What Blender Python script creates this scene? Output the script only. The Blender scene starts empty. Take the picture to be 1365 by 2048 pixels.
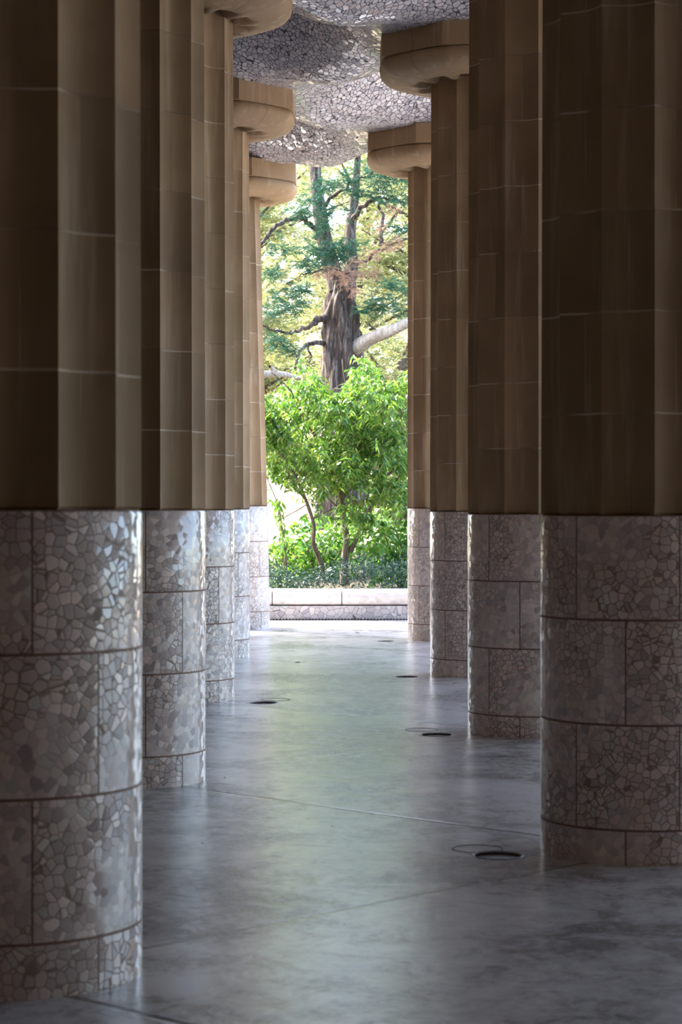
import bpy, bmesh, math, random
import numpy as np
from mathutils import Vector

random.seed(7)
RNG = np.random.default_rng(11)
SC = bpy.context.scene
COL = SC.collection
PI = math.pi

# ------------------------------------------------------------------ camera, sky, sun, exposure
FPX = 4270.0            # focal length in pixels of the 1365x2048 frame
EYE = 1.69              # eye height
HZ = 1020.0             # horizon row
cam_d = bpy.data.cameras.new('camera')
cam = bpy.data.objects.new('camera', cam_d)
COL.objects.link(cam)
SC.camera = cam
cam_d.sensor_fit = 'VERTICAL'
cam_d.sensor_height = 36.0
cam_d.sensor_width = 36.0 * 1365 / 2048
cam_d.lens = FPX * 36.0 / 2048
cam.location = (0, 0, EYE)
cam.rotation_euler = (PI / 2 - 4.0 / FPX, 0, 0)
cam_d.clip_start = 0.1
cam_d.clip_end = 400
cam_d.dof.use_dof = True
cam_d.dof.focus_distance = 22.0
cam_d.dof.aperture_fstop = 5.0

world = bpy.data.worlds.new('sky')
SC.world = world
world.use_nodes = True
wn = world.node_tree
wn.nodes.clear()
w_out = wn.nodes.new('ShaderNodeOutputWorld')
w_bg = wn.nodes.new('ShaderNodeBackground')
w_sky = wn.nodes.new('ShaderNodeTexSky')
w_sky.sky_type = 'NISHITA'
w_sky.sun_disc = False
w_sky.sun_elevation = math.radians(48)
w_sky.sun_rotation = math.radians(-57)
w_sky.air_density = 1.0
w_sky.dust_density = 3.0
w_sky.ozone_density = 1.0
w_bg.inputs['Strength'].default_value = 0.44
wn.links.new(w_sky.outputs[0], w_bg.inputs[0])
wn.links.new(w_bg.outputs[0], w_out.inputs[0])

sun_d = bpy.data.lights.new('sun', 'SUN')
sun = bpy.data.objects.new('sun', sun_d)
COL.objects.link(sun)
sun_d.energy = 6.0
sun_d.angle = math.radians(0.6)
sun_d.color = (1.0, 0.93, 0.82)
SUN_FROM = Vector((-0.56, 0.36, 0.75)).normalized()
sun.rotation_euler = SUN_FROM.to_track_quat('Z', 'Y').to_euler()
sun.location = (-20, 40, 30)

SC.view_settings.view_transform = 'Standard'
SC.view_settings.look = 'None'
SC.view_settings.gamma = 1.0
SC.view_settings.use_curve_mapping = False
SC.view_settings.exposure = 1.72

# ------------------------------------------------------------------ helpers
def at(x, y, D):
    """photo pixel at distance D -> world point"""
    return Vector(((x - 682.5) / FPX * D, D, EYE + (HZ - y) / FPX * D))

def tag(o, label=None, cat=None, group=None, kind=None):
    if label: o['label'] = label
    if cat: o['category'] = cat
    if group: o['group'] = group
    if kind: o['kind'] = kind
    return o

def empty(name, loc, label, cat, group=None):
    o = bpy.data.objects.new(name, None)
    COL.objects.link(o)
    o.location = loc
    o.empty_display_size = 0.2
    return tag(o, label, cat, group)

def mesh_obj(name, verts, faces, mat, parent=None, smooth=False, uvs=None, sharp=None):
    me = bpy.data.meshes.new(name)
    me.from_pydata([tuple(v) for v in verts], [], [tuple(f) for f in faces])
    if uvs is not None:
        lay = me.uv_layers.new(name='UVMap')
        li = 0
        for f in faces:
            for k, vi in enumerate(f):
                lay.data[li].uv = uvs(vi, f, k)
                li += 1
    me.materials.append(mat)
    if smooth:
        me.polygons.foreach_set('use_smooth', [True] * len(me.polygons))
        if sharp is not None:
            me.set_sharp_from_angle(angle=sharp)
    me.update()
    o = bpy.data.objects.new(name, me)
    COL.objects.link(o)
    if parent is not None:
        o.parent = parent
    return o

def fast_obj(name, V, F4, mat, parent=None, smooth=False):
    """numpy quads"""
    me = bpy.data.meshes.new(name)
    V = np.asarray(V, dtype=np.float32).reshape(-1, 3)
    F4 = np.asarray(F4, dtype=np.int32).reshape(-1, 4)
    me.vertices.add(len(V)); me.vertices.foreach_set('co', V.ravel())
    me.loops.add(F4.size); me.loops.foreach_set('vertex_index', F4.ravel())
    me.polygons.add(len(F4))
    me.polygons.foreach_set('loop_start', np.arange(0, F4.size, 4, dtype=np.int32))
    me.polygons.foreach_set('loop_total', np.full(len(F4), 4, dtype=np.int32))
    if smooth: me.polygons.foreach_set('use_smooth', np.ones(len(F4), dtype=bool))
    me.materials.append(mat)
    me.update(calc_edges=True)
    me.validate()
    o = bpy.data.objects.new(name, me)
    COL.objects.link(o)
    if parent is not None: o.parent = parent
    return o

class NT:
    def __init__(self, name):
        self.m = bpy.data.materials.new(name)
        self.m.use_nodes = True
        self.t = self.m.node_tree
        self.t.nodes.clear()
        self.out = self.t.nodes.new('ShaderNodeOutputMaterial')
    def n(self, typ, **kw):
        nd = self.t.nodes.new(typ)
        for k, v in kw.items(): setattr(nd, k, v)
        return nd
    def put(self, sock, v):
        if isinstance(v, bpy.types.NodeSocket): self.t.links.new(v, sock)
        elif isinstance(v, (tuple, list)) and len(v) == 3 and sock.type == 'RGBA': sock.default_value = (*v, 1)
        else: sock.default_value = v
    def math(self, op, a, b=0.0, c=0.0, clamp=False):
        nd = self.n('ShaderNodeMath', operation=op); nd.use_clamp = clamp
        self.put(nd.inputs[0], a); self.put(nd.inputs[1], b)
        self.put(nd.inputs[2], c)
        return nd.outputs[0]
    def vmath(self, op, a, b=(0, 0, 0), s=None):
        nd = self.n('ShaderNodeVectorMath', operation=op)
        self.put(nd.inputs[0], a)
        if s is None: self.put(nd.inputs[1], b)
        else: self.put(nd.inputs['Scale'], s)
        return nd.outputs[0]
    def mix(self, f, a, b):
        nd = self.n('ShaderNodeMix', data_type='RGBA')
        self.put(nd.inputs['Factor'], f)
        self.put(nd.inputs[6], a); self.put(nd.inputs[7], b)
        return nd.outputs[2]
    def ramp(self, f, stops, interp='LINEAR'):
        nd = self.n('ShaderNodeValToRGB')
        cr = nd.color_ramp; cr.interpolation = interp
        while len(cr.elements) < len(stops): cr.elements.new(0.5)
        for e, (p, c) in zip(cr.elements, stops):
            e.position = p; e.color = (*c, 1) if len(c) == 3 else c
        self.put(nd.inputs[0], f)
        return nd.outputs[0]
    def step(self, v, lo, hi):
        nd = self.n('ShaderNodeMapRange', interpolation_type='SMOOTHSTEP')
        self.put(nd.inputs[0], v); self.put(nd.inputs[1], lo); self.put(nd.inputs[2], hi)
        return nd.outputs[0]
    def noise(self, vec, scale, detail=4, rough=0.55, dist=0.0):
        nd = self.n('ShaderNodeTexNoise')
        self.put(nd.inputs['Vector'], vec); nd.inputs['Scale'].default_value = scale
        nd.inputs['Detail'].default_value = detail; nd.inputs['Roughness'].default_value = rough
        nd.inputs['Distortion'].default_value = dist
        return nd.outputs[0]
    def white(self, vec):
        nd = self.n('ShaderNodeTexWhiteNoise', noise_dimensions='3D')
        self.put(nd.inputs['Vector'], vec)
        return nd.outputs
    def sep(self, v):
        nd = self.n('ShaderNodeSeparateXYZ'); self.put(nd.inputs[0], v); return nd.outputs
    def comb(self, x, y, z=0.0):
        nd = self.n('ShaderNodeCombineXYZ')
        self.put(nd.inputs[0], x); self.put(nd.inputs[1], y); self.put(nd.inputs[2], z)
        return nd.outputs[0]
    def coord(self, which='Object'):
        return self.n('ShaderNodeTexCoord').outputs[which]
    def bump(self, h, strength, dist, normal=None):
        nd = self.n('ShaderNodeBump')
        nd.inputs['Strength'].default_value = strength; nd.inputs['Distance'].default_value = dist
        self.put(nd.inputs['Height'], h)
        if normal is not None: self.put(nd.inputs['Normal'], normal)
        return nd.outputs[0]
    def principled(self, color, rough, normal=None, spec=0.5, coat=0.0):
        p = self.n('ShaderNodeBsdfPrincipled')
        self.put(p.inputs['Base Color'], color); self.put(p.inputs['Roughness'], rough)
        p.inputs['Specular IOR Level'].default_value = spec
        if normal is not None: self.put(p.inputs['Normal'], normal)
        if coat: p.inputs['Coat Weight'].default_value = coat
        self.t.links.new(p.outputs[0], self.out.inputs[0])
        return p

# ------------------------------------------------------------------ materials
def tesserae_colour(T, vec, scale, warp=0.25):
    """broken glazed tile pieces: (colour, grout mask, piece colour vector)"""
    v1 = T.n('ShaderNodeTexVoronoi', feature='F1')
    v2 = T.n('ShaderNodeTexVoronoi', feature='DISTANCE_TO_EDGE')
    for v in (v1, v2):
        v.inputs['Scale'].default_value = scale
        v.inputs['Randomness'].default_value = 0.92
        T.put(v.inputs['Vector'], vec)
    cell = T.sep(v1.outputs['Color'])
    col = T.ramp(cell[0], [(0.0, (0.48, 0.42, 0.41)), (0.12, (0.58, 0.50, 0.47)), (0.45, (0.68, 0.585, 0.535)),
                           (0.7, (0.75, 0.65, 0.59)), (0.9, (0.71, 0.57, 0.49)), (1.0, (0.64, 0.63, 0.57))])
    k = T.math('MULTIPLY_ADD', cell[1], 0.24, 0.84)
    kk = T.n('ShaderNodeCombineColor'); [T.put(kk.inputs[i], k) for i in range(3)]
    mm = T.n('ShaderNodeMix', data_type='RGBA', blend_type='MULTIPLY'); mm.inputs['Factor'].default_value = 1
    T.put(mm.inputs[6], col); T.put(mm.inputs[7], kk.outputs[0])
    return mm.outputs[2], v2.outputs['Distance'], v1.outputs['Color']

def tilt_normal(T, cellcol, amount):
    g = T.n('ShaderNodeNewGeometry').outputs['Normal']
    off = T.vmath('SCALE', T.vmath('SUBTRACT', cellcol, (0.5, 0.5, 0.5)), s=amount)
    return T.vmath('NORMALIZE', T.vmath('ADD', g, off))

def make_column_tile():
    T = NT('broken_tile_cladding')
    uv = T.coord('UV'); s = T.sep(uv)
    row = T.math('FLOOR', T.math('DIVIDE', s[1], 0.5))
    half = T.math('MULTIPLY', T.math('MODULO', T.math('ADD', row, 10.0), 2.0), 0.5)
    ang = T.math('ADD', T.math('DIVIDE', s[0], 60.0), half)
    panel = T.math('FLOOR', ang)
    info = T.n('ShaderNodeObjectInfo').outputs['Random']
    rnd = T.white(T.comb(row, panel, info))
    # position on the drum in metres, shifted at random from panel to panel
    pos = T.comb(T.math('MULTIPLY', s[0], 0.495 * PI / 180), s[1], T.math('MULTIPLY', info, 37.0))
    vec = T.vmath('ADD', pos, T.vmath('SCALE', rnd[1], s=30.0))
    col, dist, cell = tesserae_colour(T, vec, 25.0)
    # how plainly the grout shows differs from zone to zone
    zone = T.step(T.noise(T.vmath('ADD', pos, T.vmath('SCALE', rnd[1], s=3.0)), 1.7, 1), 0.40, 0.58)
    zone = T.math('MULTIPLY_ADD', zone, 0.85, 0.08)
    grout = T.math('SUBTRACT', 1.0, T.step(dist, 0.03, 0.075))
    grout = T.math('MULTIPLY', grout, zone)
    col = T.mix(grout, col, (0.24, 0.165, 0.11))
    # slab joints
    fr = T.math('FRACT', T.math('DIVIDE', s[1], 0.5))
    e1 = T.math('MINIMUM', fr, T.math('SUBTRACT', 1.0, fr))
    fa = T.math('FRACT', ang)
    e2 = T.math('MINIMUM', fa, T.math('SUBTRACT', 1.0, fa))
    j = T.math('MAXIMUM', T.math('LESS_THAN', e1, 0.011), T.math('LESS_THAN', e2, 0.0075))
    col = T.mix(j, col, (0.19, 0.10, 0.065))
    rough = T.math('MULTIPLY_ADD', T.math('MAXIMUM', j, grout), 0.5, 0.13)
    nrm = tilt_normal(T, cell, 0.16)
    h = T.math('SUBTRACT', 1.0, T.math('MAXIMUM', T.math('MULTIPLY', grout, 0.6), j))
    nrm = T.bump(h, 0.5, 0.003, nrm)
    T.principled(col, rough, nrm, 0.6)
    return T.m

def make_plain_tile(name, scale, grout_col, joint=None, amount=0.20, bright=1.0, edge=(0.02, 0.055), tint=(0.90, 0.95, 1.03)):
    T = NT(name)
    ob = T.coord('Object')
    col, dist, cell = tesserae_colour(T, ob, scale)
    tm = T.n('ShaderNodeMix', data_type='RGBA', blend_type='MULTIPLY'); tm.inputs['Factor'].default_value = 1
    T.put(tm.inputs[6], col); T.put(tm.inputs[7], tint); col = tm.outputs[2]
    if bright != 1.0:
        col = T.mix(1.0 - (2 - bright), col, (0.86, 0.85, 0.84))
    grout = T.math('SUBTRACT', 1.0, T.step(dist, *edge))
    col = T.mix(grout, col, grout_col)
    msk = grout
    if joint is not None:
        x = T.sep(ob)[0]
        fr = T.math('FRACT', T.math('DIVIDE', T.math('SUBTRACT', x, joint[1]), joint[0]))
        e = T.math('MINIMUM', fr, T.math('SUBTRACT', 1.0, fr))
        j = T.math('LESS_THAN', e, 0.009)
        col = T.mix(j, col, (0.12, 0.10, 0.09)); msk = T.math('MAXIMUM', grout, j)
    nrm = tilt_normal(T, cell, amount)
    nrm = T.bump(T.math('SUBTRACT', 1.0, msk), 0.5, 0.003, nrm)
    T.principled(col, T.math('MULTIPLY_ADD', msk, 0.55, 0.14), nrm, 0.6)
    return T.m

COURSE = 0.487
def make_stone(name, blocks=True):
    T = NT(name)
    ob = T.coord('Object')
    info = T.n('ShaderNodeObjectInfo').outputs['Random']
    big = T.noise(T.vmath('ADD', ob, T.comb(info, info, info)), 1.6, 5)
    st = T.noise(T.vmath('MULTIPLY', ob, (9.0, 9.0, 0.8)), 1.2, 4)       # vertical run marks
    fine = T.noise(ob, 90, 3, 0.7)
    col = T.ramp(big, [(0.25, (0.26, 0.165, 0.085)), (0.55, (0.335, 0.222, 0.122)), (0.8, (0.405, 0.28, 0.165))])
    col = T.mix(T.step(st, 0.52, 0.75), col, (0.42, 0.31, 0.20))
    col = T.mix(T.math('MULTIPLY', T.step(fine, 0.6, 0.8), 0.35), col, (0.25, 0.17, 0.10))
    h = T.math('MULTIPLY', fine, 0.3)
    if blocks:
        s = T.sep(T.coord('UV'))
        v = T.math('DIVIDE', s[1], COURSE)
        row = T.math('FLOOR', v)
        half = T.math('MULTIPLY', T.math('MODULO', row, 2.0), 0.5)
        a = T.math('ADD', T.math('ADD', T.math('DIVIDE', s[0], 60.0), half), 0.75)
        rnd = T.white(T.comb(row, T.math('FLOOR', a), info))
        k = T.math('MULTIPLY_ADD', rnd[0], 0.30, 0.82)
        kk = T.n('ShaderNodeCombineColor'); [T.put(kk.inputs[i], k) for i in range(3)]
        mm = T.n('ShaderNodeMix', data_type='RGBA', blend_type='MULTIPLY'); mm.inputs['Factor'].default_value = 1
        T.put(mm.inputs[6], col); T.put(mm.inputs[7], kk.outputs[0]); col = mm.outputs[2]
        wob = T.math('MULTIPLY', T.math('SUBTRACT', T.noise(ob, 4, 2), 0.5), 0.012)
        fr = T.math('FRACT', T.math('ADD', v, wob))
        e1 = T.math('MINIMUM', fr, T.math('SUBTRACT', 1.0, fr))
        fa = T.math('FRACT', a)
        e2 = T.math('MINIMUM', fa, T.math('SUBTRACT', 1.0, fa))
        jh = T.math('SUBTRACT', 1.0, T.step(e1, 0.004, 0.014))
        jv = T.math('MULTIPLY', T.math('SUBTRACT', 1.0, T.step(e2, 0.002, 0.008)), 0.5)
        j = T.math('MAXIMUM', jh, jv)
        jc = T.mix(T.step(T.noise(ob, 2.3, 2), 0.42, 0.6), (0.26, 0.18, 0.12), (0.68, 0.56, 0.43))
        col = T.mix(T.math('MULTIPLY', j, 0.75), col, jc)
        h = T.math('SUBTRACT', h, j)
    else:
        s = T.sep(ob)
        e = T.math('ABSOLUTE', T.math('SUBTRACT', T.math('ABSOLUTE', s[0]), T.math('ABSOLUTE', s[1])))
        j = T.math('MULTIPLY', T.math('SUBTRACT', 1.0, T.step(e, 0.006, 0.014)), 0.6)
        col = T.mix(j, col, (0.20, 0.14, 0.09))
        h = T.math('SUBTRACT', h, j)
    nrm = T.bump(h, 0.35, 0.006)
    T.principled(col, 0.72, nrm, 0.25)
    return T.m

# grid of the hall: columns stand 4 m apart, seen along the diagonal
GU = Vector((1, 0.0135)).normalized(); GV = Vector((-0.0135, 1)).normalized()
GA = (GU + GV) / math.sqrt(2); GB = (GV - GU) / math.sqrt(2)
GO = Vector((1.45, 16.25))
def node(i, j): return GO + GA * (4 * i) + GB * (4 * j)

def make_floor_mat():
    T = NT('polished_concrete')
    ob = T.coord('Object')
    s = T.sep(ob)
    wob = T.math('MULTIPLY', T.math('SUBTRACT', T.noise(ob, 0.8, 3), 0.5), 0.05)
    px = T.math('SUBTRACT', s[0], GO.x); py = T.math('SUBTRACT', s[1], GO.y)
    def fam(d):
        q = T.math('ADD', T.math('ADD', T.math('MULTIPLY', px, d.x), T.math('MULTIPLY', py, d.y)), wob)
        fr = T.math('FRACT', T.math('DIVIDE', q, 4.0))
        e = T.math('MULTIPLY', T.math('MINIMUM', fr, T.math('SUBTRACT', 1.0, fr)), 4.0)
        return T.math('SUBTRACT', 1.0, T.step(e, 0.006, 0.030))
    j = T.math('MAXIMUM', fam(GA), T.math('MULTIPLY', fam(GB), 0.55))
    n1 = T.noise(ob, 0.9, 8, 0.62, 0.6)
    n2 = T.noise(T.vmath('ADD', ob, (31, 7, 0)), 4.5, 6, 0.7, 0.8)
    n3 = T.noise(T.vmath('ADD', ob, (3, 77, 0)), 26, 5, 0.75)
    f = T.math('ADD', T.math('MULTIPLY', n1, 0.45), T.math('ADD', T.math('MULTIPLY', n2, 0.35), T.math('MULTIPLY', n3, 0.2)))
    col = T.ramp(f, [(0.40, (0.13, 0.115, 0.108)), (0.465, (0.33, 0.308, 0.295)), (0.51, (0.52, 0.495, 0.478)), (0.58, (0.68, 0.655, 0.635))])
    col = T.mix(T.math('MULTIPLY', T.step(T.noise(ob, 13, 4), 0.66, 0.74), 0.5), col, (0.10, 0.085, 0.075))
    col = T.mix(T.math('MULTIPLY', j, 0.95), col, (0.05, 0.045, 0.04))
    rough = T.math('SUBTRACT', 0.52, T.math('MULTIPLY', f, 0.60))
    h = T.math('ADD', T.math('MULTIPLY', n2, 0.6), T.math('ADD', T.math('MULTIPLY', n3, 0.25), T.math('MULTIPLY', j, -0.5)))
    nrm = T.bump(h, 0.35, 0.012)
    T.principled(col, rough, nrm, 0.8)
    return T.m

def make_leaf(name, stops, trans=0.45, rough=0.4, spec=0.5, tint=(1.0, 1.0, 0.55)):
    T = NT(name)
    r = T.n('ShaderNodeNewGeometry').outputs['Random Per Island']
    col = T.ramp(r, stops)
    p = T.n('ShaderNodeBsdfPrincipled')
    T.put(p.inputs['Base Color'], col); p.inputs['Roughness'].default_value = rough
    p.inputs['Specular IOR Level'].default_value = spec
    tr = T.n('ShaderNodeBsdfTranslucent')
    mm = T.n('ShaderNodeMix', data_type='RGBA', blend_type='MULTIPLY'); mm.inputs['Factor'].default_value = 1
    T.put(mm.inputs[6], col); T.put(mm.inputs[7], tint)
    T.put(tr.inputs[0], mm.outputs[2])
    mx = T.n('ShaderNodeMixShader'); mx.inputs[0].default_value = trans
    T.t.links.new(p.outputs[0], mx.inputs[1]); T.t.links.new(tr.outputs[0], mx.inputs[2])
    T.t.links.new(mx.outputs[0], T.out.inputs[0])
    return T.m

def make_bark(name, dark, mid, light, scale=1.0):
    T = NT(name)
    ob = T.coord('Object')
    st = T.noise(T.vmath('MULTIPLY', ob, (14 * scale, 14 * scale, 1.6 * scale)), 1.0, 6, 0.65, 0.5)
    col = T.ramp(st, [(0.3, dark), (0.5, mid), (0.7, light)])
    nrm = T.bump(st, 1.0, 0.08)
    T.principled(col, 0.85, nrm, 0.2)
    return T.m

def make_flat(name, c1, c2, scale, rough=0.8, bump=0.3):
    T = NT(name)
    ob = T.coord('Object')
    n = T.noise(ob, scale, 6, 0.6)
    col = T.ramp(n, [(0.35, c1), (0.65, c2)])
    T.principled(col, rough, T.bump(n, bump, 0.02), 0.3)
    return T.m

M_TILE = make_column_tile()
M_CEIL = make_plain_tile('ceiling_broken_tile', 16.5, (0.055, 0.05, 0.05), amount=0.20, edge=(0.035, 0.075))
M_BENCH = make_plain_tile('bench_broken_tile', 9.5, (0.10, 0.09, 0.08), amount=0.08, edge=(0.008, 0.032), tint=(0.68, 0.74, 0.82))  # dark cool tint puts the riser's shade into the tile colour
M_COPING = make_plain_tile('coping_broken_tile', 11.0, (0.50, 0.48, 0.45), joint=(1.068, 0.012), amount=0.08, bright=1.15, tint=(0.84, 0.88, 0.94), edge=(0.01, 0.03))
M_STONE = make_stone('sandstone_blocks')
M_STONE_C = make_stone('sandstone_capital', blocks=False)
M_FLOOR = make_floor_mat()
M_HOLE = make_flat('rusty_pipe', (0.05, 0.02, 0.015), (0.11, 0.045, 0.03), 20)
M_COVER = make_flat('cement_ring', (0.19, 0.185, 0.18), (0.30, 0.295, 0.29), 25, 0.5)
M_SOIL = make_flat('garden_soil', (0.05, 0.04, 0.025), (0.10, 0.08, 0.05), 6)
M_SAND = make_flat('pale_sandy_slope', (0.46, 0.36, 0.25), (0.60, 0.49, 0.36), 1.3)
M_ROOF = make_flat('ochre_render', (0.40, 0.26, 0.14), (0.48, 0.32, 0.18), 2)
M_GRATE = make_flat('drain_slot', (0.02, 0.02, 0.02), (0.05, 0.05, 0.05), 9)
M_BARK = make_bark('fibrous_bark', (0.02, 0.014, 0.011), (0.10, 0.075, 0.062), (0.34, 0.28, 0.25))
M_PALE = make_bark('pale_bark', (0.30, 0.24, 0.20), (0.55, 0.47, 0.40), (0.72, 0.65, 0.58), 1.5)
M_STEM = make_bark('shrub_bark', (0.10, 0.07, 0.05), (0.26, 0.19, 0.14), (0.42, 0.34, 0.27), 2.5)
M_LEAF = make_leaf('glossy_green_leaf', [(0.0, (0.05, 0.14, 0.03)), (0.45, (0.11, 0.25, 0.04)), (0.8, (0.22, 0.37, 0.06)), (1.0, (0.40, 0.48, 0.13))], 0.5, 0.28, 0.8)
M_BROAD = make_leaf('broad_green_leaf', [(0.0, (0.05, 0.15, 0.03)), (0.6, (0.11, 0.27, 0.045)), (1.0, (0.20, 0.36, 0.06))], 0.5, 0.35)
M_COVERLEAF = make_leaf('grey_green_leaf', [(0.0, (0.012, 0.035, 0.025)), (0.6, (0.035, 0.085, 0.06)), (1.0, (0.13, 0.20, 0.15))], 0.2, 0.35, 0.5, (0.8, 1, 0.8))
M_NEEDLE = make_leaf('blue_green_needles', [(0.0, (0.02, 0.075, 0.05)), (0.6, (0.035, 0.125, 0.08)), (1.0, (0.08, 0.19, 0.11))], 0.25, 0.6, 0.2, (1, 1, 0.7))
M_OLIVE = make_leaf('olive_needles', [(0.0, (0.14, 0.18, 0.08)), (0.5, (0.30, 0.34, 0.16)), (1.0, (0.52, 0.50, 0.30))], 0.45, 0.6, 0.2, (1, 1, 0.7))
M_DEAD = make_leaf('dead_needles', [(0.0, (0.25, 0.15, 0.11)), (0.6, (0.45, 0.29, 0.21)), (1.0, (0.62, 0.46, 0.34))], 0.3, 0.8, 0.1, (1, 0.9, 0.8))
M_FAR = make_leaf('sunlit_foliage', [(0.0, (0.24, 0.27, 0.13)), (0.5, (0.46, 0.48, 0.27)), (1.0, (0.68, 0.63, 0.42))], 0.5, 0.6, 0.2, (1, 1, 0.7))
M_DRY = make_leaf('dry_leaf', [(0.0, (0.05, 0.035, 0.02)), (1.0, (0.10, 0.07, 0.04))], 0.0, 0.8, 0.1)

# ------------------------------------------------------------------ floor and terrace
# drains beside the columns: (photo x, y) of each open hole
HOLES = [(996, 1711, 0.118, (-0.085, 0.20)), (874, 1469.5, 0.118, (-0.10, 0.35)), (814, 1353.5, 0.118, None),
         (772, 1282.5, 0.112, None), (527, 1405.5, 0.118, (0.10, 0.30))]
def floor_xy(x, y):
    D = EYE * FPX / (y - HZ)
    return ((x - 682.5) / FPX * D, D)
holes = [(*floor_xy(h[0], h[1]), h[2], h[3]) for h in HOLES]

bm = bmesh.new()
outer = [bm.verts.new((x, y, 0)) for x, y in ((-45, -30), (45, -30), (45, 32.9), (-45, 32.9))]
edges = [bm.edges.new((outer[k], outer[(k + 1) % 4])) for k in range(4)]
for hx, hy, hr, _ in holes:
    ring = [bm.verts.new((hx + hr * math.cos(2 * PI * k / 40), hy + hr * math.sin(2 * PI * k / 40), 0)) for k in range(40)]
    edges += [bm.edges.new((ring[k], ring[(k + 1) % 40])) for k in range(40)]
bmesh.ops.triangle_fill(bm, use_beauty=True, use_dissolve=False, edges=edges)
bmesh.ops.recalc_face_normals(bm, faces=bm.faces)
if sum(f.normal.z for f in bm.faces) < 0:
    bmesh.ops.reverse_faces(bm, faces=bm.faces)
me = bpy.data.meshes.new('floor'); bm.to_mesh(me); bm.free(); me.materials.append(M_FLOOR)
floor = bpy.data.objects.new('floor', me); COL.objects.link(floor); tag(floor, kind='structure')

# garden ground behind the bench and the pale slope further off
def grid_mesh(name, x0, x1, nx, y0, y1, ny, zf, mat):
    V = []; F = []
    for a in range(ny + 1):
        for b in range(nx + 1):
            x = x0 + (x1 - x0) * b / nx; y = y0 + (y1 - y0) * a / ny
            V.append((x, y, zf(x, y)))
    for a in range(ny):
        for b in range(nx):
            i = a * (nx + 1) + b
            F.append((i, i + 1, i + nx + 2, i + nx + 1))
    return mesh_obj(name, V, F, mat, smooth=True)
g = grid_mesh('garden_bed', -20, 20, 40, 33.2, 46, 20, lambda x, y: 0.30 + 0.05 * (y - 33.2) + 0.04 * math.sin(x * 1.7 + y), M_SOIL)
tag(g, kind='structure')
g = grid_mesh('hillside', -60, 60, 40, 46, 110, 30, lambda x, y: 0.93 + 0.10 * (y - 46) + 0.3 * math.sin(x * 0.2) * min(1, (y - 46) / 8), M_SAND)
tag(g, kind='structure')

# ------------------------------------------------------------------ roof, domed ceiling
def S(t):
    t = max(0.0, min(1.0, t)); return t * t * (3 - 2 * t)
RIDGE = EYE + 4.65
ABTOP = EYE + 4.78
def ceil_z(s, t):
    r = math.hypot(s, t)
    dn = 2 * math.hypot(1 - abs(s), 1 - abs(t))
    zr = RIDGE + (ABTOP + 0.01 - RIDGE) * S((2.0 - dn) / 0.9)
    q = max(0.0, min(1.0, (1.0 - r) / 0.78))
    return zr + 1.2 * (0.5 - 0.5 * math.cos(PI * q))
V = []; F = []
NC = 22
for i in range(-6, 2):
    for j in range(-5, 4):
        o0 = len(V)
        base = node(i, j)
        for a in range(NC + 1):
            for b in range(NC + 1):
                s = -1 + 2 * a / NC; t = -1 + 2 * b / NC
                p = base + GA * (2 * (s + 1)) + GB * (2 * (t + 1))
                V.append((p.x, p.y, ceil_z(s, t)))
        for a in range(NC):
            for b in range(NC):
                k = o0 + a * (NC + 1) + b
                F.append((k, k + 1, k + NC + 2, k + NC + 1))
ceil = mesh_obj('ceiling', V, F, M_CEIL, smooth=True); tag(ceil, kind='structure')

def prism(name, pts, z0, z1, mat, parent=None):
    n = len(pts)
    V = [(p[0], p[1], z0) for p in pts] + [(p[0], p[1], z1) for p in pts]
    F = [tuple(range(n - 1, -1, -1)), tuple(range(n, 2 * n))] + [(k, (k + 1) % n, n + (k + 1) % n, n + k) for k in range(n)]
    return mesh_obj(name, V, F, mat, parent)
def strip(name, p, q, w0, w1, z0, z1, mat):
    """wall slab along p->q, reaching from w0 to w1 across"""
    d = (q - p).normalized(); nrm = Vector((d.y, -d.x))
    return prism(name, [p + nrm * w0, q + nrm * w0, q + nrm * w1, p + nrm * w1], z0, z1, mat)
A0 = node(-6, -5); A1 = node(2, -5); A2 = node(2, 4); A3 = node(-6, 4)
r = prism('roof', [A0, A1, A2, A3], EYE + 6.1, EYE + 6.6, M_ROOF); tag(r, kind='structure')
for nm, p, q, z0, z1 in (('trim_1', A1, A2, RIDGE + 0.21, EYE + 6.6), ('light_block_left', node(1.5, 4), A3, 0, EYE + 6.6), ('trim_2', A2, node(1.5, 4), RIDGE + 0.21, EYE + 6.6),  # slab on the left is added out of view to keep side light out
                         ('wall_back', A3, A0, 0, EYE + 6.6), ('wall_right', A0, A1, 0, EYE + 6.6)):
    w = strip(nm, p, q, 0.0, 0.3, z0, z1, M_ROOF); tag(w, kind='structure')

# ------------------------------------------------------------------ columns
R_TILE = 0.495
def lathe_grid(name, rows, na, rf, mat, parent, sharp=None, uv=None, cap=False, rz=None):
    """rows: list of z values (or (z, data)); rf(row, theta)->(x,y,z)"""
    V = []; F = []
    for rw in rows:
        for k in range(na):
            V.append(rf(rw, 2 * PI * k / na))
    for a in range(len(rows) - 1):
        for k in range(na):
            k2 = (k + 1) % na
            F.append((a * na + k, a * na + k2, (a + 1) * na + k2, (a + 1) * na + k))
    def uvs(vi, f, c):
        row = vi // na; k = vi % na
        deg = 360.0 * k / na
        if k == 0 and c in (1, 2): deg = 360.0
        return (deg + uv[0], uv[1](rows[row]))
    if cap:
        F.append(tuple((len(rows) - 1) * na + k for k in range(na)))
        F.append(tuple(k for k in reversed(range(na))))
    return mesh_obj(name, V, F, mat, parent, smooth=True, uvs=uvs if uv else None, sharp=sharp)

def oct_r(th, apo):
    """radius of an octagon whose faces look along the axes"""
    a = (th + PI / 8) % (PI / 4) - PI / 8
    return apo / math.cos(a)

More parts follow.
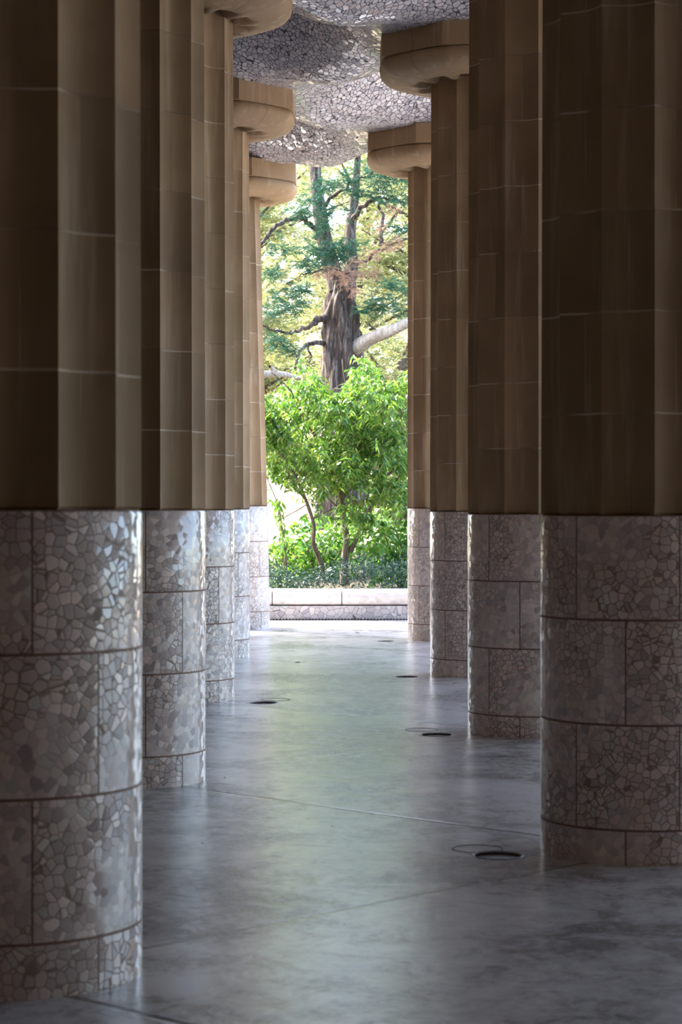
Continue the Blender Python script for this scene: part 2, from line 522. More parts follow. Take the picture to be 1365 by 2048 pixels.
def make_column(loc, label, zt, lean, uvoff):
    """loc: centre of the foot; zt: top of the tiled drum; lean: shift of the head relative to the foot"""
    root = empty('column', (loc[0], loc[1], 0), label, 'column', 'columns of the hall')
    ZS = EYE + 4.33       # underside of the capital
    def sh(z): return (lean[0] * z / ZS, lean[1] * z / ZS)
    # tiled drum
    zs = [0.0, 0.19 - 0.006, 0.19 + 0.006, zt - 1.0, zt - 0.5, zt - 0.012, zt]
    def rf(z, th):
        r_ = R_TILE - (0.008 if z >= zt - 1e-6 else 0)
        s = sh(z); return (r_ * math.cos(th) + s[0], r_ * math.sin(th) + s[1], z)
    lathe_grid('tiled_base', zs, 96, rf, M_TILE, root, sharp=math.radians(40), uv=(uvoff, lambda z: z - zt + 5.0), cap=True)
    # fluted shaft, twelve arrises
    nf = 12; per = 10; na = nf * per
    top = ZS + 0.09
    zz = [zt, zt + 0.012, zt + 0.03] + [zt + 0.03 + (top - zt - 0.05) * k / 8 for k in range(1, 9)] + [top]
    def rs(z, th):
        t = (th / (2 * PI) * nf) % 1.0
        if t > 1 - 1e-6: t = 0.0
        phi = (t - 0.5) * 2 * PI / nf
        ra = 0.494 - 0.012 * (z - zt) / 4.4
        dep = 0.038 * math.sin(PI * t) ** 0.8 if 0 < t < 1 else 0.0
        rr = ra * math.cos(PI / nf) / math.cos(phi) - dep
        if z <= zt + 1e-6: rr -= 0.010
        s = sh(z); return (rr * math.cos(th) + s[0], rr * math.sin(th) + s[1], z)
    lathe_grid('fluted_shaft', zz, na, rs, M_STONE, root, sharp=math.radians(25), uv=(0, lambda z: z - zt), cap=True)
    hx, hy = lean
    # echinus: cushion, rounder than the octagon above, scooped where the flutes run into it
    prof = [(0.47, ZS + 0.085, 1), (0.50, ZS + 0.008, 1), (0.54, ZS - 0.002, 1), (0.60, ZS + 0.0, 0.85), (0.67, ZS + 0.01, 0.15), (0.74, ZS + 0.022, 0.0),
            (0.82, ZS + 0.035, 0), (0.91, ZS + 0.060, 0), (0.98, ZS + 0.10, 0), (1.025, ZS + 0.155, 0), (1.03, ZS + 0.20, 0),
            (1.005, ZS + 0.235, 0), (0.94, ZS + 0.240, 0)]
    def re(pr, th):
        rr, z, nt = pr
        t = (th / (2 * PI) * nf) % 1.0
        sc = math.sin(PI * t)
        w = max(0.0, sc - 0.25) / 0.75
        zz_ = z + (0.075 * nt * min(1, w * 1.5) if nt and rr > 0.48 else 0)
        k = min(1.0, max(0.0, (rr - 0.7) / 0.25))
        ro = oct_r(th, 1.0) / 1.03
        f = 1 + (ro - 1) * 0.55 * k
        return (hx + rr * f * math.cos(th), hy + rr * f * math.sin(th), zz_)
    capital = lathe_grid('capital', prof, 120, re, M_STONE_C, root, sharp=math.radians(50))
    # octagonal abacus
    ZA = ZS + 0.238
    ab = []
    for z, a_ in ((ZA - 0.004, 0.93), (ZA, 0.955), (ZA + 0.004, 1.0), (ABTOP + 0.04, 1.0), (ABTOP + 0.04, 0.0)):
        ab.append((a_, z))
    V = []; F = []
    for a_, z in ab[:-1]:
        for k in range(8):
            th = PI / 8 + k * PI / 4
            rr = (a_) / math.cos(PI / 8)
            V.append((hx + rr * math.cos(th), hy + rr * math.sin(th), z))
    for a in range(3):
        for k in range(8):
            F.append((a * 8 + k, a * 8 + (k + 1) % 8, (a + 1) * 8 + (k + 1) % 8, (a + 1) * 8 + k))
    F.append(tuple(24 + k for k in range(8))); F.append(tuple(reversed(range(8))))
    mesh_obj('abacus', V, F, M_STONE_C, capital)
    return root

def col_xy(edge, side, D):
    X = (edge - 682.5) / FPX * D
    return (X - R_TILE, D) if side == 'L' else (X + R_TILE, D)
cols = [
    ('L', 283.5, 7.83, 0.00, (0, 0), 'large dark fluted stone column in the left foreground, cut off by the left edge'),
    ('L', 411.5, 13.40, 0.00, (0, 0), 'second column of the left row, its tiled base just behind the nearest left column'),
    ('L', 469.5, 19.10, 0.00, (0, 0), 'third column of the left row, its pillow capital cut by the top of the picture'),
    ('L', 500.5, 24.75, 0.01, (0, 0), 'fourth column of the left row, slim in view, with a full capital under the tiled ceiling'),
    ('L', 541.0, 30.65, 0.055, (-0.12, -0.50), 'leaning pale column farthest down the left row, standing in daylight by the low bench'),
    ('R', 1082.5, 10.62, -0.025, (0, 0), 'large dark stone column in the right foreground beside the nearest floor drain'),
    ('R', 936.0, 16.27, -0.03, (0, 0), 'second column of the right row, with the shaft running out of the top of the picture'),
    ('R', 860.5, 21.95, -0.015, (0, 0), 'third column of the right row, carrying the upper right octagonal capital'),
    ('R', 815.5, 28.00, 0.02, (-0.02, -0.45), 'farthest column of the right row, framing the right side of the garden view'),
]
for side, e, D, dz, lean, label in cols:
    x, y = col_xy(e, side, D)
    make_column((x, y), label, EYE + dz, lean, -19 if side == 'L' else -14)

# ------------------------------------------------------------------ floor drains
def tube_ring(r0, r1, z0, z1, n=40):
    return r0, r1, z0, z1, n
for k, (hx, hy, hr, side) in enumerate(holes):
    lab = ['open round floor drain nearest the camera, beside the right foreground column',
           'open round floor drain left of the second right-hand column',
           'open round floor drain left of the third right-hand column',
           'small far open floor drain left of the farthest right-hand column',
           'open round floor drain on the left side, beside the third left-hand column'][k]
    root = empty('floor_drain', (hx, hy, 0), lab, 'drain', 'round drains in the floor')
    n = 40; V = []; F = []
    for z in (-0.001, -0.013):
        V += [(hr * math.cos(2 * PI * a / n), hr * math.sin(2 * PI * a / n), z) for a in range(n)]
    for a in range(n): F.append((a, n + a, n + (a + 1) % n, (a + 1) % n))
    mesh_obj('pipe_wall', V, F, M_HOLE, root, smooth=False)
    mesh_obj('bottom_plate', V[n:], [tuple(range(n))], M_COVER, root)
    V = []; F = []
    for rr, z in ((hr * 0.995, -0.006), (hr * 0.995, 0.0025), (hr * 1.05, 0.0035), (hr * 1.09, 0.0005)):
        V += [(rr * math.cos(2 * PI * a / n), rr * math.sin(2 * PI * a / n), z) for a in range(n)]
    for q in range(3):
        for a in range(n): F.append((q * n + a, q * n + (a + 1) % n, (q + 1) * n + (a + 1) % n, (q + 1) * n + a))
    mesh_obj('rim', V, F, M_COVER, root, smooth=True)
    if side:
        c = empty('floor_cover', (hx + side[0] * (1 if hx > 0 else 1), hy + side[1], 0),
                  ['thin round cover ring flush in the floor behind the nearest drain', 'thin round cover ring flush in the floor behind the drain by the second right column',
                   '', '', 'thin round cover ring flush in the floor behind the left-hand drain'][k], 'cover ring', 'flush cover rings')
        V = []; F = []
        for rr, z in ((0.121, 0.0004), (0.123, 0.0022), (0.127, 0.0022), (0.129, 0.0004)):
            V += [(rr * math.cos(2 * PI * a / n), rr * math.sin(2 * PI * a / n), z) for a in range(n)]
        for q in range(3):
            for a in range(n): F.append((q * n + a, q * n + (a + 1) % n, (q + 1) * n + (a + 1) % n, (q + 1) * n + a))
        mesh_obj('ring', V, F, M_HOLE, c, smooth=True)

# ------------------------------------------------------------------ low bench wall
bench = empty('bench', (0, 32.8, 0), 'long low tiled bench wall with a white rounded top, between the columns and the garden', 'bench')
def sweep(name, prof, mat, parent, x0=-14, x1=14, n=56):
    V = []; F = []; m = len(prof)
    for a in range(n + 1):
        x = x0 + (x1 - x0) * a / n
        off = -1.2 * S((abs(x) - 3) / 8)
        for (yy, zz) in prof: V.append((x, yy + off, zz))
    for a in range(n):
        for b in range(m - 1):
            F.append((a * m + b, (a + 1) * m + b, (a + 1) * m + b + 1, a * m + b + 1))
    F.append(tuple(range(m))); F.append(tuple(reversed([n * m + b for b in range(m)])))
    return mesh_obj(name, V, F, mat, parent, smooth=True, sharp=math.radians(45))
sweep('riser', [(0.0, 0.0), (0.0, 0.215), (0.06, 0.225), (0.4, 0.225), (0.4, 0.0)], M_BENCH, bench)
cop = [(0.02, 0.228)]
for k in range(0, 11):
    a = -PI / 2 + PI * k / 10
    cop.append((0.07 - 0.11 * math.cos(a), 0.35 + 0.122 * math.sin(a)))
cop += [(0.42, 0.472), (0.47, 0.44), (0.47, 0.228)]
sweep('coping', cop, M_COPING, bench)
# slotted drain along its foot
V = []; F = []
xs = []
for k in range(90):
    x = -2.2 + k * 0.05
    xs += [(x, 0.020), (x + 0.03, 0.020), (x + 0.0301, 0.003), (x + 0.0499, 0.003)]
for x, zt_ in xs:
    V += [(x, 32.785, 0.0), (x, 32.785, zt_), (x, 32.798, zt_), (x, 32.798, 0.0)]
for k in range(len(xs) - 1):
    for b in range(3):
        F.append((4 * k + b, 4 * k + 4 + b, 4 * k + 5 + b, 4 * k + 1 + b))
o = mesh_obj('slot_drain', V, F, M_GRATE)
tag(o, 'dotted line of dark slots along the foot of the low bench', 'drain')

# ------------------------------------------------------------------ plants
def tube(V, F, pts, rad, n=8, rf=None):
    pts = [Vector(p) for p in pts]
    prev = None
    i0 = len(V)
    for k, p in enumerate(pts):
        d = (pts[min(k + 1, len(pts) - 1)] - pts[max(k - 1, 0)]).normalized()
        ref = Vector((0, 1, 0)) if abs(d.y) < 0.9 else Vector((1, 0, 0))
        u = d.cross(ref).normalized() if prev is None else (prev - d * prev.dot(d)).normalized()
        w = d.cross(u); prev = u
        for a in range(n):
            th = 2 * PI * a / n
            r_ = rad[k] * (rf(th, k) if rf else 1)
            V.append(p + (u * math.cos(th) + w * math.sin(th)) * r_)
    for k in range(len(pts) - 1):
        for a in range(n):
            b = (a + 1) % n
            F.append((i0 + k * n + a, i0 + k * n + b, i0 + (k + 1) * n + b, i0 + (k + 1) * n + a))

def smooth_path(pts, rads, sub=4):
    P = [Vector(p) for p in pts]; out = []; ro = []
    for k in range(len(P) - 1):
        p0 = P[max(k - 1, 0)]; p1 = P[k]; p2 = P[k + 1]; p3 = P[min(k + 2, len(P) - 1)]
        for s in range(sub):
            t = s / sub
            out.append(0.5 * ((2 * p1) + (p2 - p0) * t + (2 * p0 - 5 * p1 + 4 * p2 - p3) * t * t + (3 * p1 - p0 - 3 * p2 + p3) * t ** 3))
            ro.append(rads[k] * (1 - t) + rads[k + 1] * t)
    out.append(P[-1]); ro.append(rads[-1])
    return out, ro

def leaves(P, D, L, W, droop=0.25):
    """arrays of base points, directions, lengths, widths -> quad mesh arrays (two quads per leaf, folded at the middle)"""
    P = np.asarray(P, float); D = np.asarray(D, float)
    D /= np.linalg.norm(D, axis=1, keepdims=True) + 1e-9
    L = np.asarray(L, float)[:, None]; W = np.asarray(W, float)[:, None]
    ref = RNG.normal(size=D.shape); ref[:, 2] += 0.6
    side = np.cross(D, ref); side /= np.linalg.norm(side, axis=1, keepdims=True) + 1e-9
    up = np.cross(side, D)
    n = len(P)
    v = np.zeros((n, 7, 3))
    sag = np.zeros_like(P); sag[:, 2] = -1
    v[:, 0] = P
    m = P + D * L * 0.45 + sag * L * droop * 0.15
    v[:, 1] = m + side * W * 0.5 + up * W * 0.12
    v[:, 2] = m - side * W * 0.5 + up * W * 0.12
    q = P + D * L * 0.78 + sag * L * droop * 0.5
    v[:, 3] = q + side * W * 0.3
    v[:, 4] = q - side * W * 0.3
    v[:, 5] = P + D * L + sag * L * droop + side * 0.002
    v[:, 6] = P + D * L + sag * L * droop - side * 0.002
    # base is a narrow edge
    b2 = P + side * 0.003
    vv = np.concatenate([v, b2[:, None, :]], axis=1)   # 8 verts
    idx = np.arange(n)[:, None] * 8
    f = np.concatenate([idx + np.array([[0, 7, 1, 2]]), idx + np.array([[2, 1, 3, 4]]), idx + np.array([[4, 3, 5, 6]])], axis=0)
    return vv.reshape(-1, 3), f

def rnd_unit(n):
    d = RNG.normal(size=(n, 3)); return d / np.linalg.norm(d, axis=1, keepdims=True)

# --- small multi-stemmed tree right behind the bench
tree = empty('small_tree', at(690, 1172, 35.6), 'bright green leafy small tree with several thin stems just behind the low bench', 'tree')
org = tree.location.copy()
V = []; F = []; tips = []
def outline(p):
    xp = 682.5 + p.x / p.y * FPX; yp = HZ - (p.z - EYE) / p.y * FPX
    topl = 735 + 30 * math.sin(xp * 0.05) + (25 if xp < 590 else 0) + (35 if 665 < xp < 700 else 0)
    return xp, yp, topl
def grow(p, d, length, r, depth):
    if outline(p + d * length)[1] < outline(p)[2] - 5: return
    n = 4; pts = [p]; rads = [r]
    for k in range(n):
        d = (d + Vector((random.gauss(0, 0.13), random.gauss(0, 0.13), random.gauss(0.02, 0.08)))).normalized()
        p = p + d * (length / n); pts.append(p); rads.append(max(0.004, r * (1 - 0.35 * (k + 1) / n)))
        if depth <= 2 and k >= 1: tips.append((p.copy(), d.copy()))
    tube(V, F, pts, rads, 6)
    if depth == 0: tips.append((p, d)); return
    for _ in range(3 if depth > 1 else 3):
        nd = (d * 0.75 + Vector((random.gauss(0, 0.55), random.gauss(0, 0.55), random.gauss(0.12, 0.35)))).normalized()
        grow(p, nd, length * random.uniform(0.62, 0.85), rads[-1] * 0.72, depth - 1)
stems = [
    ([(690, 1172, 35.6), (689, 1130, 35.6), (694, 1085, 35.6), (690, 1050, 35.6), (684, 1000, 35.5), (678, 940, 35.4)], [.075, .07, .058, .05, .04, .03]),
    ([(700, 1105, 35.6), (712, 1080, 35.6), (728, 1045, 35.7), (745, 1010, 35.7), (758, 960, 35.8), (765, 900, 35.8)], [.045, .042, .04, .035, .03, .022]),
    ([(655, 1165, 35.2), (640, 1120, 35.2), (627, 1085, 35.1), (628, 1050, 35.1), (612, 1000, 35), (590, 950, 35)], [.045, .042, .038, .032, .026, .02]),
    ([(573, 1168, 35.0), (571, 1120, 35.0), (566, 1070, 34.9), (560, 1030, 34.9), (553, 1000, 34.9)], [.03, .027, .022, .018, .012]),
    ([(684, 1000, 35.5), (660, 930, 35.3), (635, 880, 35.2), (612, 840, 35.1), (590, 800, 35)], [.04, .034, .028, .022, .016]),
    ([(690, 960, 35.5), (700, 900, 35.6), (708, 840, 35.7), (700, 790, 35.8)], [.032, .028, .022, .016]),
    ([(590, 950, 35), (565, 910, 34.9), (545, 890, 34.9), (510, 870, 34.8)], [.022, .018, .014, .012]),
    ([(758, 960, 35.8), (790, 940, 35.9), (830, 900, 36)], [.028, .022, .016]),
]
ends = []
for pts, rads in stems:
    P = [at(*p) for p in pts]
    sp, sr = smooth_path(P, rads, 4)
    tube(V, F, sp, sr, 8)
    ends.append((sp[-1], (sp[-1] - sp[-3]).normalized(), sr[-1]))
    for q in range(len(sp) // 2, len(sp), 3): ends.append((sp[q], Vector((random.gauss(0, 1), random.gauss(0, 1), random.gauss(.4, .4))).normalized(), sr[q] * 0.6))
for p, d, r_ in ends:
    if p.z < 1.35: continue
    grow(p, (d + Vector((0, 0, 0.3))).normalized(), 0.62, r_ * 0.8, 3)
V = [v - org for v in V]
mesh_obj('stems', V, F, M_STEM, tree, smooth=True)
# leaf whorls at the twig ends, plus filling twigs throughout the crown
cen = []
for p, d in tips:
    cen.append((p, d))
crown = [at(565, 800, 35.2), at(800, 830, 35.8), at(800, 950, 35.8), at(560, 900, 35.0), at(730, 780, 35.6), at(640, 760, 35.4), at(800, 1040, 35.9), at(670, 880, 35.6), at(600, 850, 35.2), at(745, 880, 35.8), at(680, 790, 35.6), at(620, 960, 35.3), at(745, 990, 35.6), at(700, 1000, 35.0)]
for _ in range(900):
    c = random.choice(crown)
    v = Vector((random.gauss(0, 0.50), random.gauss(0, 0.55), random.gauss(0, 0.50)))
    cen.append((c + v, v.normalized()))
P = []; D_ = []
for p, d in cen:
    # keep the crown inside its photographed outline
    xp = 682.5 + p.x / p.y * FPX; yp = HZ - (p.z - EYE) / p.y * FPX
    topl = 735 + 30 * math.sin(xp * 0.05) + (25 if xp < 590 else 0) + (35 if 665 < xp < 700 else 0)
    if yp < topl or yp > 1085: continue
    if xp < 600 and yp > 985 and random.random() < 0.85: continue
    if xp < 640 and yp > 1040: continue
    m = random.randint(5, 9)
    for _ in range(m):
        P.append(p + Vector((random.gauss(0, 0.025), random.gauss(0, 0.025), random.gauss(0, 0.035))))
        th = random.uniform(0, 2 * PI)
        D_.append((math.cos(th), math.sin(th), random.gauss(-0.35, 0.4)))
P = np.array(P) - np.array(org)
n = len(P)
v, f = leaves(P, np.array(D_), RNG.uniform(0.07, 0.125, n), RNG.uniform(0.028, 0.042, n), 0.45)
fast_obj('foliage', v, f, M_LEAF, tree)
print('small tree leaves', n)

# a thin young shoot left of it (x 560) with a few hanging leaves
sap = empty('sapling', at(573, 1172, 34.6), 'thin dark sapling with hanging leaves, left of the small tree', 'sapling')
so = sap.location.copy(); V = []; F = []
pp = [at(573, 1172, 34.6), at(572, 1120, 34.6), at(566, 1070, 34.6), at(562, 1035, 34.6), at(557, 1000, 34.6)]
sp, sr = smooth_path(pp, [.022, .02, .016, .012, .006], 4); tube(V, F, [q - so for q in sp], sr, 8)
mesh_obj('stem', V, F, M_STEM, sap, smooth=True)
P = []; D_ = []
for q in sp[6:]:
    for _ in range(9):
        P.append(q - so + Vector((random.gauss(0, .05), random.gauss(0, .06), random.gauss(0, .05)))); D_.append((random.gauss(0, .6), random.gauss(0, .6), -0.7))
n = len(P); v, f = leaves(P, D_, RNG.uniform(.08, .13, n), RNG.uniform(.03, .045, n), 0.5)
fast_obj('leaves', v, f, M_LEAF, sap)

# --- low grey-green ground cover along the bench
P = []; D_ = []
for _ in range(13000):
    x = random.uniform(-3.6, 3.6); y = 33.33 + 1.6 * random.random() ** 1.5
    hgt = 0.46 + 0.10 * math.sin(x * 2.1) + 0.06 * math.sin(x * 5.3 + 1) + 0.10 * (y - 33.25)
    z = 0.30 + random.random() ** 0.7 * hgt
    P.append((x, y, z)); D_.append((random.gauss(0, .7), random.gauss(-.2, .7), random.gauss(.35, .5)))
n = len(P); v, f = leaves(P, D_, RNG.uniform(.045, .085, n), RNG.uniform(.014, .024, n), 0.2)
o = fast_obj('ground_cover', v, f, M_COVERLEAF)
tag(o, 'low dark grey-green ground cover growing along the top of the low bench', 'ground cover', kind='stuff')

# --- broad-leaved shrubs
def shrub(name, label, c, rx, ry, rz, nleaf, ll, lw, mat, group=None, stem=6):
    root = empty(name, (c[0], c[1], 0.33), label, 'shrub', group)
    o = Vector(root.location); V = []; F = []; P = []; D_ = []
    cz = c[2]
    for s in range(stem):
        th = random.uniform(0, 2 * PI); k = random.uniform(0.3, 0.9)
        e = Vector((c[0] + rx * k * math.cos(th), c[1] + ry * k * math.sin(th), cz + rz * random.uniform(0.2, 0.8)))
        mid = (o + e) / 2 + Vector((random.gauss(0, .05), random.gauss(0, .05), .1))
        sp, sr = smooth_path([o, mid, e], [.02, .013, .006], 4); tube(V, F, [q - o for q in sp], sr, 6)
    mesh_obj('stems', V, F, M_STEM, root, smooth=True)
    for _ in range(nleaf):
        d = Vector((random.gauss(0, 1), random.gauss(0, 1), random.gauss(0, 1))).normalized()
        k = random.random() ** 0.45
        p = Vector((c[0] + rx * d.x * k, c[1] + ry * d.y * k, cz + rz * d.z * k))
        if p.z < 0.36: continue
        P.append(p - o); D_.append(d * 0.7 + Vector((random.gauss(0, .5), random.gauss(0, .5) - .2, random.gauss(-.1, .5))))
    n = len(P); v, f = leaves(P, D_, RNG.uniform(ll * .7, ll * 1.2, n), RNG.uniform(lw * .7, lw * 1.2, n), 0.35)
    fast_obj('foliage', v, f, mat, root)
shrub('broadleaf_shrub', 'broad-leaved green shrub at the right end of the garden bed, beside the farthest right column', (0.98, 35.4, 0.95), 0.55, 0.5, 0.65, 750, .15, .075, M_BROAD)
shrub('broadleaf_shrub', 'sunlit light green shrub behind the stems of the small tree', (-0.40, 37.4, 0.95), 0.75, 0.5, 0.62, 900, .15, .07, M_BROAD)
shrub('broadleaf_shrub', 'low dense green shrub at the left end of the garden bed by the leaning column', (-1.02, 35.0, 0.75), 0.42, 0.4, 0.48, 650, .10, .045, M_LEAF)
shrub('broadleaf_shrub', 'dark shaded shrub behind and right of the small tree stems', (0.50, 38.0, 1.05), 0.75, 0.5, 0.75, 1100, .13, .055, M_LEAF)

# --- feathery sprays
def sprays(centres, twigs, per, tl, nl, nw, flat=0.55, droop=-0.05, bias=(0, 0, 0)):
    P = []; D_ = []; tw = []
    for c in centres:
        c, rad = Vector(c[0]), c[1]
        for _ in range(twigs):
            st = c + Vector((random.gauss(0, rad * .45), random.gauss(0, rad * .45), random.gauss(0, rad * .45 * flat)))
            d = Vector((random.gauss(bias[0], 1), random.gauss(bias[1], 1), random.gauss(bias[2], .45))).normalized()
            L = tl * random.uniform(.6, 1.2)
            side = d.cross(Vector((random.gauss(0, .3), random.gauss(0, .3), 1))).normalized()
            tw.append((st, st + d * L))
            for k in range(per):
                t = (k + .5) / per
                sg = 1 if k % 2 else -1
                P.append(st + d * (L * t) + Vector((0, 0, droop * t * t * L)))
                D_.append(d * 0.75 + side * sg * 0.65 + Vector((random.gauss(0, .12), random.gauss(0, .12), random.gauss(0, .18))))
    n = len(P); s = 1.0
    return leaves(P, D_, RNG.uniform(nl * .6, nl * 1.2, n), RNG.uniform(nw * .8, nw * 1.3, n), 0.1)

# --- old conifer
CD = 42.0
con = empty('conifer', at(688, 1060, CD), 'old cypress-like conifer with a thick furrowed trunk behind the small tree', 'tree')
co = con.location.copy()
def furrow(th, k):
    return 1 + 0.13 * math.sin(5 * th + 0.25 * k) + 0.09 * math.sin(11 * th - 0.4 * k) + 0.05 * math.sin(23 * th + 1.1 * k) - 0.38 * math.exp(-((((th - 4.4 + 0.02 * k + PI) % (2 * PI)) - PI) / 0.28) ** 2)
V = []; F = []
sp, sr = smooth_path([at(x, y, CD) - co for x, y in ((688, 1060), (687, 900), (686, 760), (684, 700), (682, 650), (683, 610), (688, 575), (684, 545))],
                     [.50, .43, .40, .365, .335, .30, .24, .19], 6)
tube(V, F, sp, sr, 48, furrow)
mesh_obj('trunk', V, F, M_BARK, con, smooth=True)
limbs = [
    ([(676, 580, 42), (664, 530, 42), (650, 480, 41.9), (640, 430, 41.9), (634, 380, 41.9), (631, 330, 42), (628, 200, 42.2), (630, 60, 42.4)], [.19, .17, .15, .14, .12, .115, .09, .05], 'limb'),
    ([(694, 575, 42), (704, 530, 42.2), (700, 480, 42.3), (704, 430, 42.4), (712, 370, 42.5), (720, 250, 42.6)], [.17, .14, .12, .10, .08, .05], 'limb'),
    ([(640, 475, 41.9), (615, 443, 41.6), (590, 437, 41.3), (560, 447, 41.1), (528, 478, 41), (495, 530, 40.9)], [.08, .07, .062, .056, .05, .035], 'branch'),
    ([(655, 690, 41.9), (630, 687, 41.6), (608, 695, 41.4), (596, 715, 41.3), (590, 745, 41.2)], [.08, .065, .055, .045, .03], 'branch'),
    ([(616, 690, 41.5), (620, 705, 41.5), (619, 722, 41.5)], [.035, .03, .02], 'branch'),
    ([(655, 640, 41.9), (635, 640, 41.5), (618, 655, 41.3), (585, 665, 41.2), (545, 655, 41.1), (515, 648, 41)], [.11, .09, .06, .04, .03, .02], 'branch'),
    ([(700, 440, 42.3), (725, 415, 42), (752, 398, 41.8), (785, 400, 41.7), (830, 415, 41.6)], [.08, .07, .05, .035, .02], 'branch'),
    ([(702, 520, 42), (725, 525, 41.6), (755, 505, 41.3), (790, 488, 41.1), (835, 470, 41)], [.06, .05, .04, .03, .02], 'branch'),
    ([(690, 545, 41.8), (660, 540, 41.3), (630, 545, 41), (600, 550, 40.8)], [.05, .035, .025, .015], 'branch'),
    ([(640, 425, 41.8), (665, 395, 41.6), (700, 370, 41.4), (745, 345, 41.2), (800, 330, 41)], [.06, .05, .04, .03, .02], 'branch'),
    ([(760, 400, 42.6), (765, 440, 42.6), (762, 490, 42.4)], [.03, .05, .06], 'branch'),
]
allpts = []
for pts, rads, nm in limbs:
    V = []; F = []
    sp, sr = smooth_path([at(*p) - co for p in pts], rads, 5)
    if nm == 'branch':
        sr = [q * .72 for q in sr]
        sp = [q + Vector((random.gauss(0, .02), random.gauss(0, .03), random.gauss(0, .025))) for q in sp]
    tube(V, F, sp, sr, 12, lambda th, k: 1 + .08 * math.sin(3 * th + k * .3))
    mesh_obj(nm, V, F, M_BARK, con, smooth=True)
    allpts += sp[3:]
V = []; F = []
sp, sr = smooth_path([at(*p) - co for p in ((700, 705, 42), (722, 690, 41.7), (745, 675, 41.5), (775, 665, 41.3), (812, 648, 41.1), (860, 620, 41), (920, 560, 41))], [.15, .14, .125, .11, .10, .08, .04], 5)
tube(V, F, sp, sr, 14, lambda th, k: 1 + .07 * math.sin(3 * th + k * .4))
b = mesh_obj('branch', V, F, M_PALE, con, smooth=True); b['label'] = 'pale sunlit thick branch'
# green clumps (photo position, distance, spread)
g1 = [(650, 372, 41.2, .30), (690, 360, 41.1, .30), (630, 400, 41, .34), (665, 425, 41, .34), (640, 450, 41.2, .30), (740, 345, 41, .35), (775, 360, 41, .33), (800, 345, 41, .3),
      (625, 500, 41, .26), (660, 495, 41.1, .34), (700, 490, 41.3, .30), (645, 520, 41, .28), (685, 510, 41.2, .28), (610, 530, 40.9, .22), (560, 500, 40.8, .28), (550, 545, 40.9, .3),
      (720, 385, 41.5, .25), (600, 420, 41, .22), (800, 460, 41, .28), (790, 400, 41.2, .3), (760, 380, 41.4, .26), (570, 590, 41, .30), (550, 620, 41, .28), (590, 615, 41.2, .25),
      (780, 570, 41.4, .32), (760, 600, 41.4, .30), (800, 620, 41.4, .28), (740, 620, 41.6, .22), (550, 680, 41, .26), (575, 700, 41, .22), (600, 580, 41.2, .2),
      (850, 380, 41, .5), (880, 470, 41, .5), (860, 590, 41, .5), (480, 420, 41, .5), (470, 560, 41, .5), (640, 250, 41.8, .6), (720, 230, 42, .6), (560, 270, 41.5, .6), (800, 250, 41.5, .6), (640, 120, 42, .7), (700, 60, 42, .6)]
v, f = sprays([(at(a, b_, d) - co, s) for a, b_, d, s in g1], 46, 18, .26, .085, .011)
o = fast_obj('foliage', v, f, M_NEEDLE, con); print('needles', len(f) // 3)
g2 = [(690, 560, 41, .10), (700, 545, 41, .14), (720, 520, 41, .16), (670, 540, 41, .16), (745, 505, 41, .18), (775, 490, 41, .18), (640, 545, 40.9, .10), (705, 575, 41, .10), (720, 545, 41, .14), (800, 480, 41, .2),
      (750, 540, 41.2, .14), (765, 450, 41.8, .22), (780, 420, 41.8, .2)]
v, f = sprays([(at(a, b_, d) - co, s) for a, b_, d, s in g2], 20, 16, .22, .06, .008, bias=(0, 0, -.5))
o = fast_obj('dead_twigs', v, f, M_DEAD, con); o['label'] = 'pinkish brown dead twigs'

# --- bare pale log-like limb of a tree standing left, behind the shrubbery, and olive foliage trees behind
def far_tree(label, x, D, h, spread, mat, seed, twl=.34, nc=40, tw=52, zlo=2.2, rad=.55, trunk_r=.16):
    random.seed(seed)
    root = empty('tree', (x, D, 0.7), label, 'tree', 'trees beyond the conifer')
    o = Vector(root.location); V = []; F = []
    sp, sr = smooth_path([Vector((0, 0, 0)), Vector((random.gauss(0, .2), random.gauss(0, .2), h * .35)), Vector((random.gauss(0, .4), random.gauss(0, .3), h * .7)), Vector((random.gauss(0, .5), 0, h))], [trunk_r, trunk_r * .8, trunk_r * .5, .03], 5)
    tube(V, F, sp, sr, 10)
    cs = []
    for k in range(nc):
        q = sp[random.randrange(len(sp) // 4, len(sp))]
        z = random.uniform(zlo, h + .4)
        e = Vector((random.gauss(0, spread), random.gauss(0, spread * .6), z))
        st = sp[min(len(sp) - 1, max(1, int(len(sp) * (z / h) * .75)))]
        br, rr = smooth_path([st, (st + e) / 2 + Vector((0, 0, .12)), e], [.05, .03, .012], 4)
        tube(V, F, br, rr, 6); cs.append((e, rad)); cs.append(((st + e) / 2 + Vector((random.gauss(0, .3), random.gauss(0, .3), .1)), rad * .8))
    mesh_obj('trunk', V, F, M_BARK if trunk_r > .1 else M_STEM, root, smooth=True)
    v, f = sprays(cs, tw, 12, twl, .13, .022, flat=.7)
    fast_obj('foliage', v, f, mat, root)
far_tree('olive green feathery tree behind the left side of the conifer', -2.3, 47.0, 9.2, 1.1, M_OLIVE, 3)
far_tree('olive green feathery tree behind the right side of the conifer', 1.9, 46.5, 9.0, 1.1, M_OLIVE, 5)
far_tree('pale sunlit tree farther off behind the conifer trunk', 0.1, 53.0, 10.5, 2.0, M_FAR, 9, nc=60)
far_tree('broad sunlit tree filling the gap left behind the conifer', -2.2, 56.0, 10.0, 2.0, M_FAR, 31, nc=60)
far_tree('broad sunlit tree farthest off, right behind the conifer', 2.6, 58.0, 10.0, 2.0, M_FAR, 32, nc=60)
far_tree('low sunlit tree behind the crown of the small tree', 1.0, 43.8, 4.6, 1.0, M_OLIVE, 12, nc=22, zlo=1.0, trunk_r=.09)
random.seed(21)
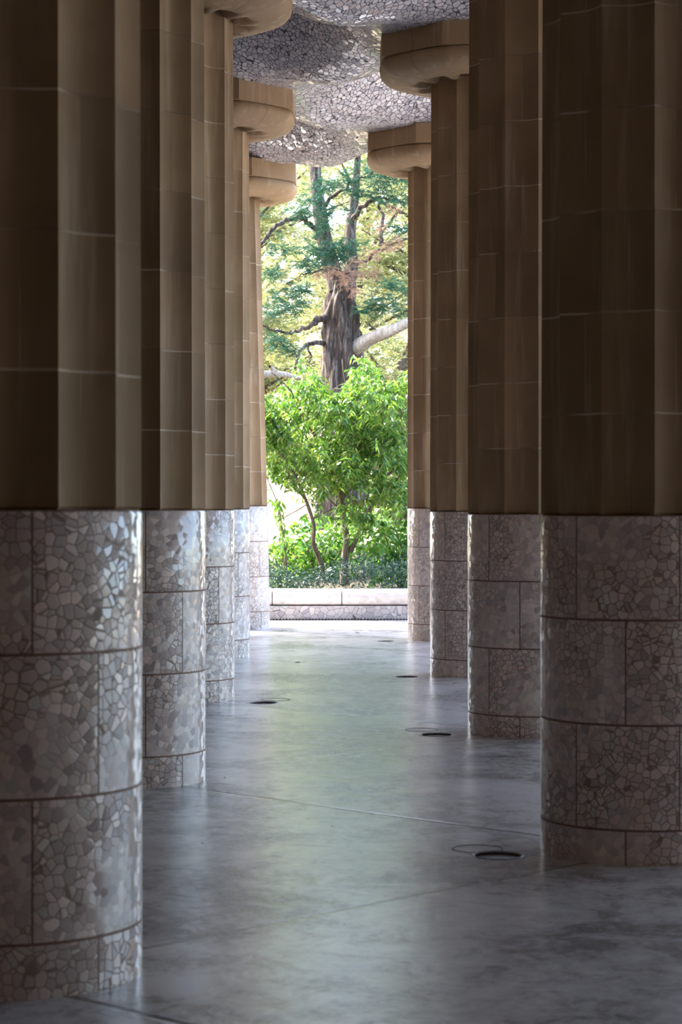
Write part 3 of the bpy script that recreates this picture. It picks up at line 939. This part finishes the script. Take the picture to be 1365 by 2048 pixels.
stump = empty('fallen_limb', at(560, 752, 40.0), 'pale bare limb poking in from the left above the small tree', 'limb')
V = []; F = []; lo = stump.location.copy()
sp, sr = smooth_path([at(*p) - lo for p in ((450, 760, 39.6), (500, 752, 39.8), (535, 748, 40), (570, 750, 40.1), (602, 757, 40.2))], [.09, .08, .07, .055, .03], 5)
tube(V, F, sp, sr, 12, lambda th, k: 1 + .1 * math.sin(3 * th + k * .5))
sp, sr = smooth_path([at(*p) - lo for p in ((555, 749, 40), (545, 738, 40), (540, 733, 39.9))], [.05, .045, .03], 3)
tube(V, F, sp, sr, 10)
sp, sr = smooth_path([at(*p) - lo for p in ((450, 760, 39.6), (430, 850, 39.5), (425, 960, 39.5), (420, 1100, 39.5))], [.09, .12, .14, .16], 4)
tube(V, F, sp, sr, 12)
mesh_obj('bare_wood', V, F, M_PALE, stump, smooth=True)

# ------------------------------------------------------------------ small litter on the floor
lit = [(595, 1325, .10, 'thin dry twig lying on the floor in the middle of the passage'), (717, 1266, .09, 'small dry leaf on the bright floor near the bench'),
       (450, 1556, .022, 'small dark crumb on the floor beside the second left column'), (985, 1966, .020, 'dark crumb on the floor at the bottom right of the picture'),
       (690, 1850, .014, 'tiny dark crumb in the middle of the near floor'), (820, 1521, .03, 'small dry leaf scrap on the floor left of the second right column'),
       (664, 1653, .02, 'tiny leaf scrap in the greenish reflection on the floor'), (405, 1688, .02, 'flat leaf scrap on the floor in front of the second left column')]
for x, y, s, lab in lit:
    fx, fy = floor_xy(x, y)
    n = 7; V = []; F = []
    for k in range(n):
        a = 2 * PI * k / n; rr = s / 2 * random.uniform(.6, 1.1)
        V.append((rr * math.cos(a), rr * .45 * math.sin(a), 0.003)); 
    for k in range(n):
        a = 2 * PI * k / n; V.append((V[k][0] * .6, V[k][1] * .6, 0.004 + s * .12 * random.random()))
    F = [(k, (k + 1) % n, n + (k + 1) % n, n + k) for k in range(n)] + [tuple(n + k for k in range(n))]
    o = mesh_obj('twig' if 'twig' in lab else ('crumb' if 'crumb' in lab else 'dry_leaf'), V, F, M_DRY)
    if 'twig' in lab:
        me = o.data; i0 = len(me.vertices)
    o.location = (fx, fy, 0); o.rotation_euler = (0, 0, random.uniform(-.5, .5))
    tag(o, lab, 'litter')
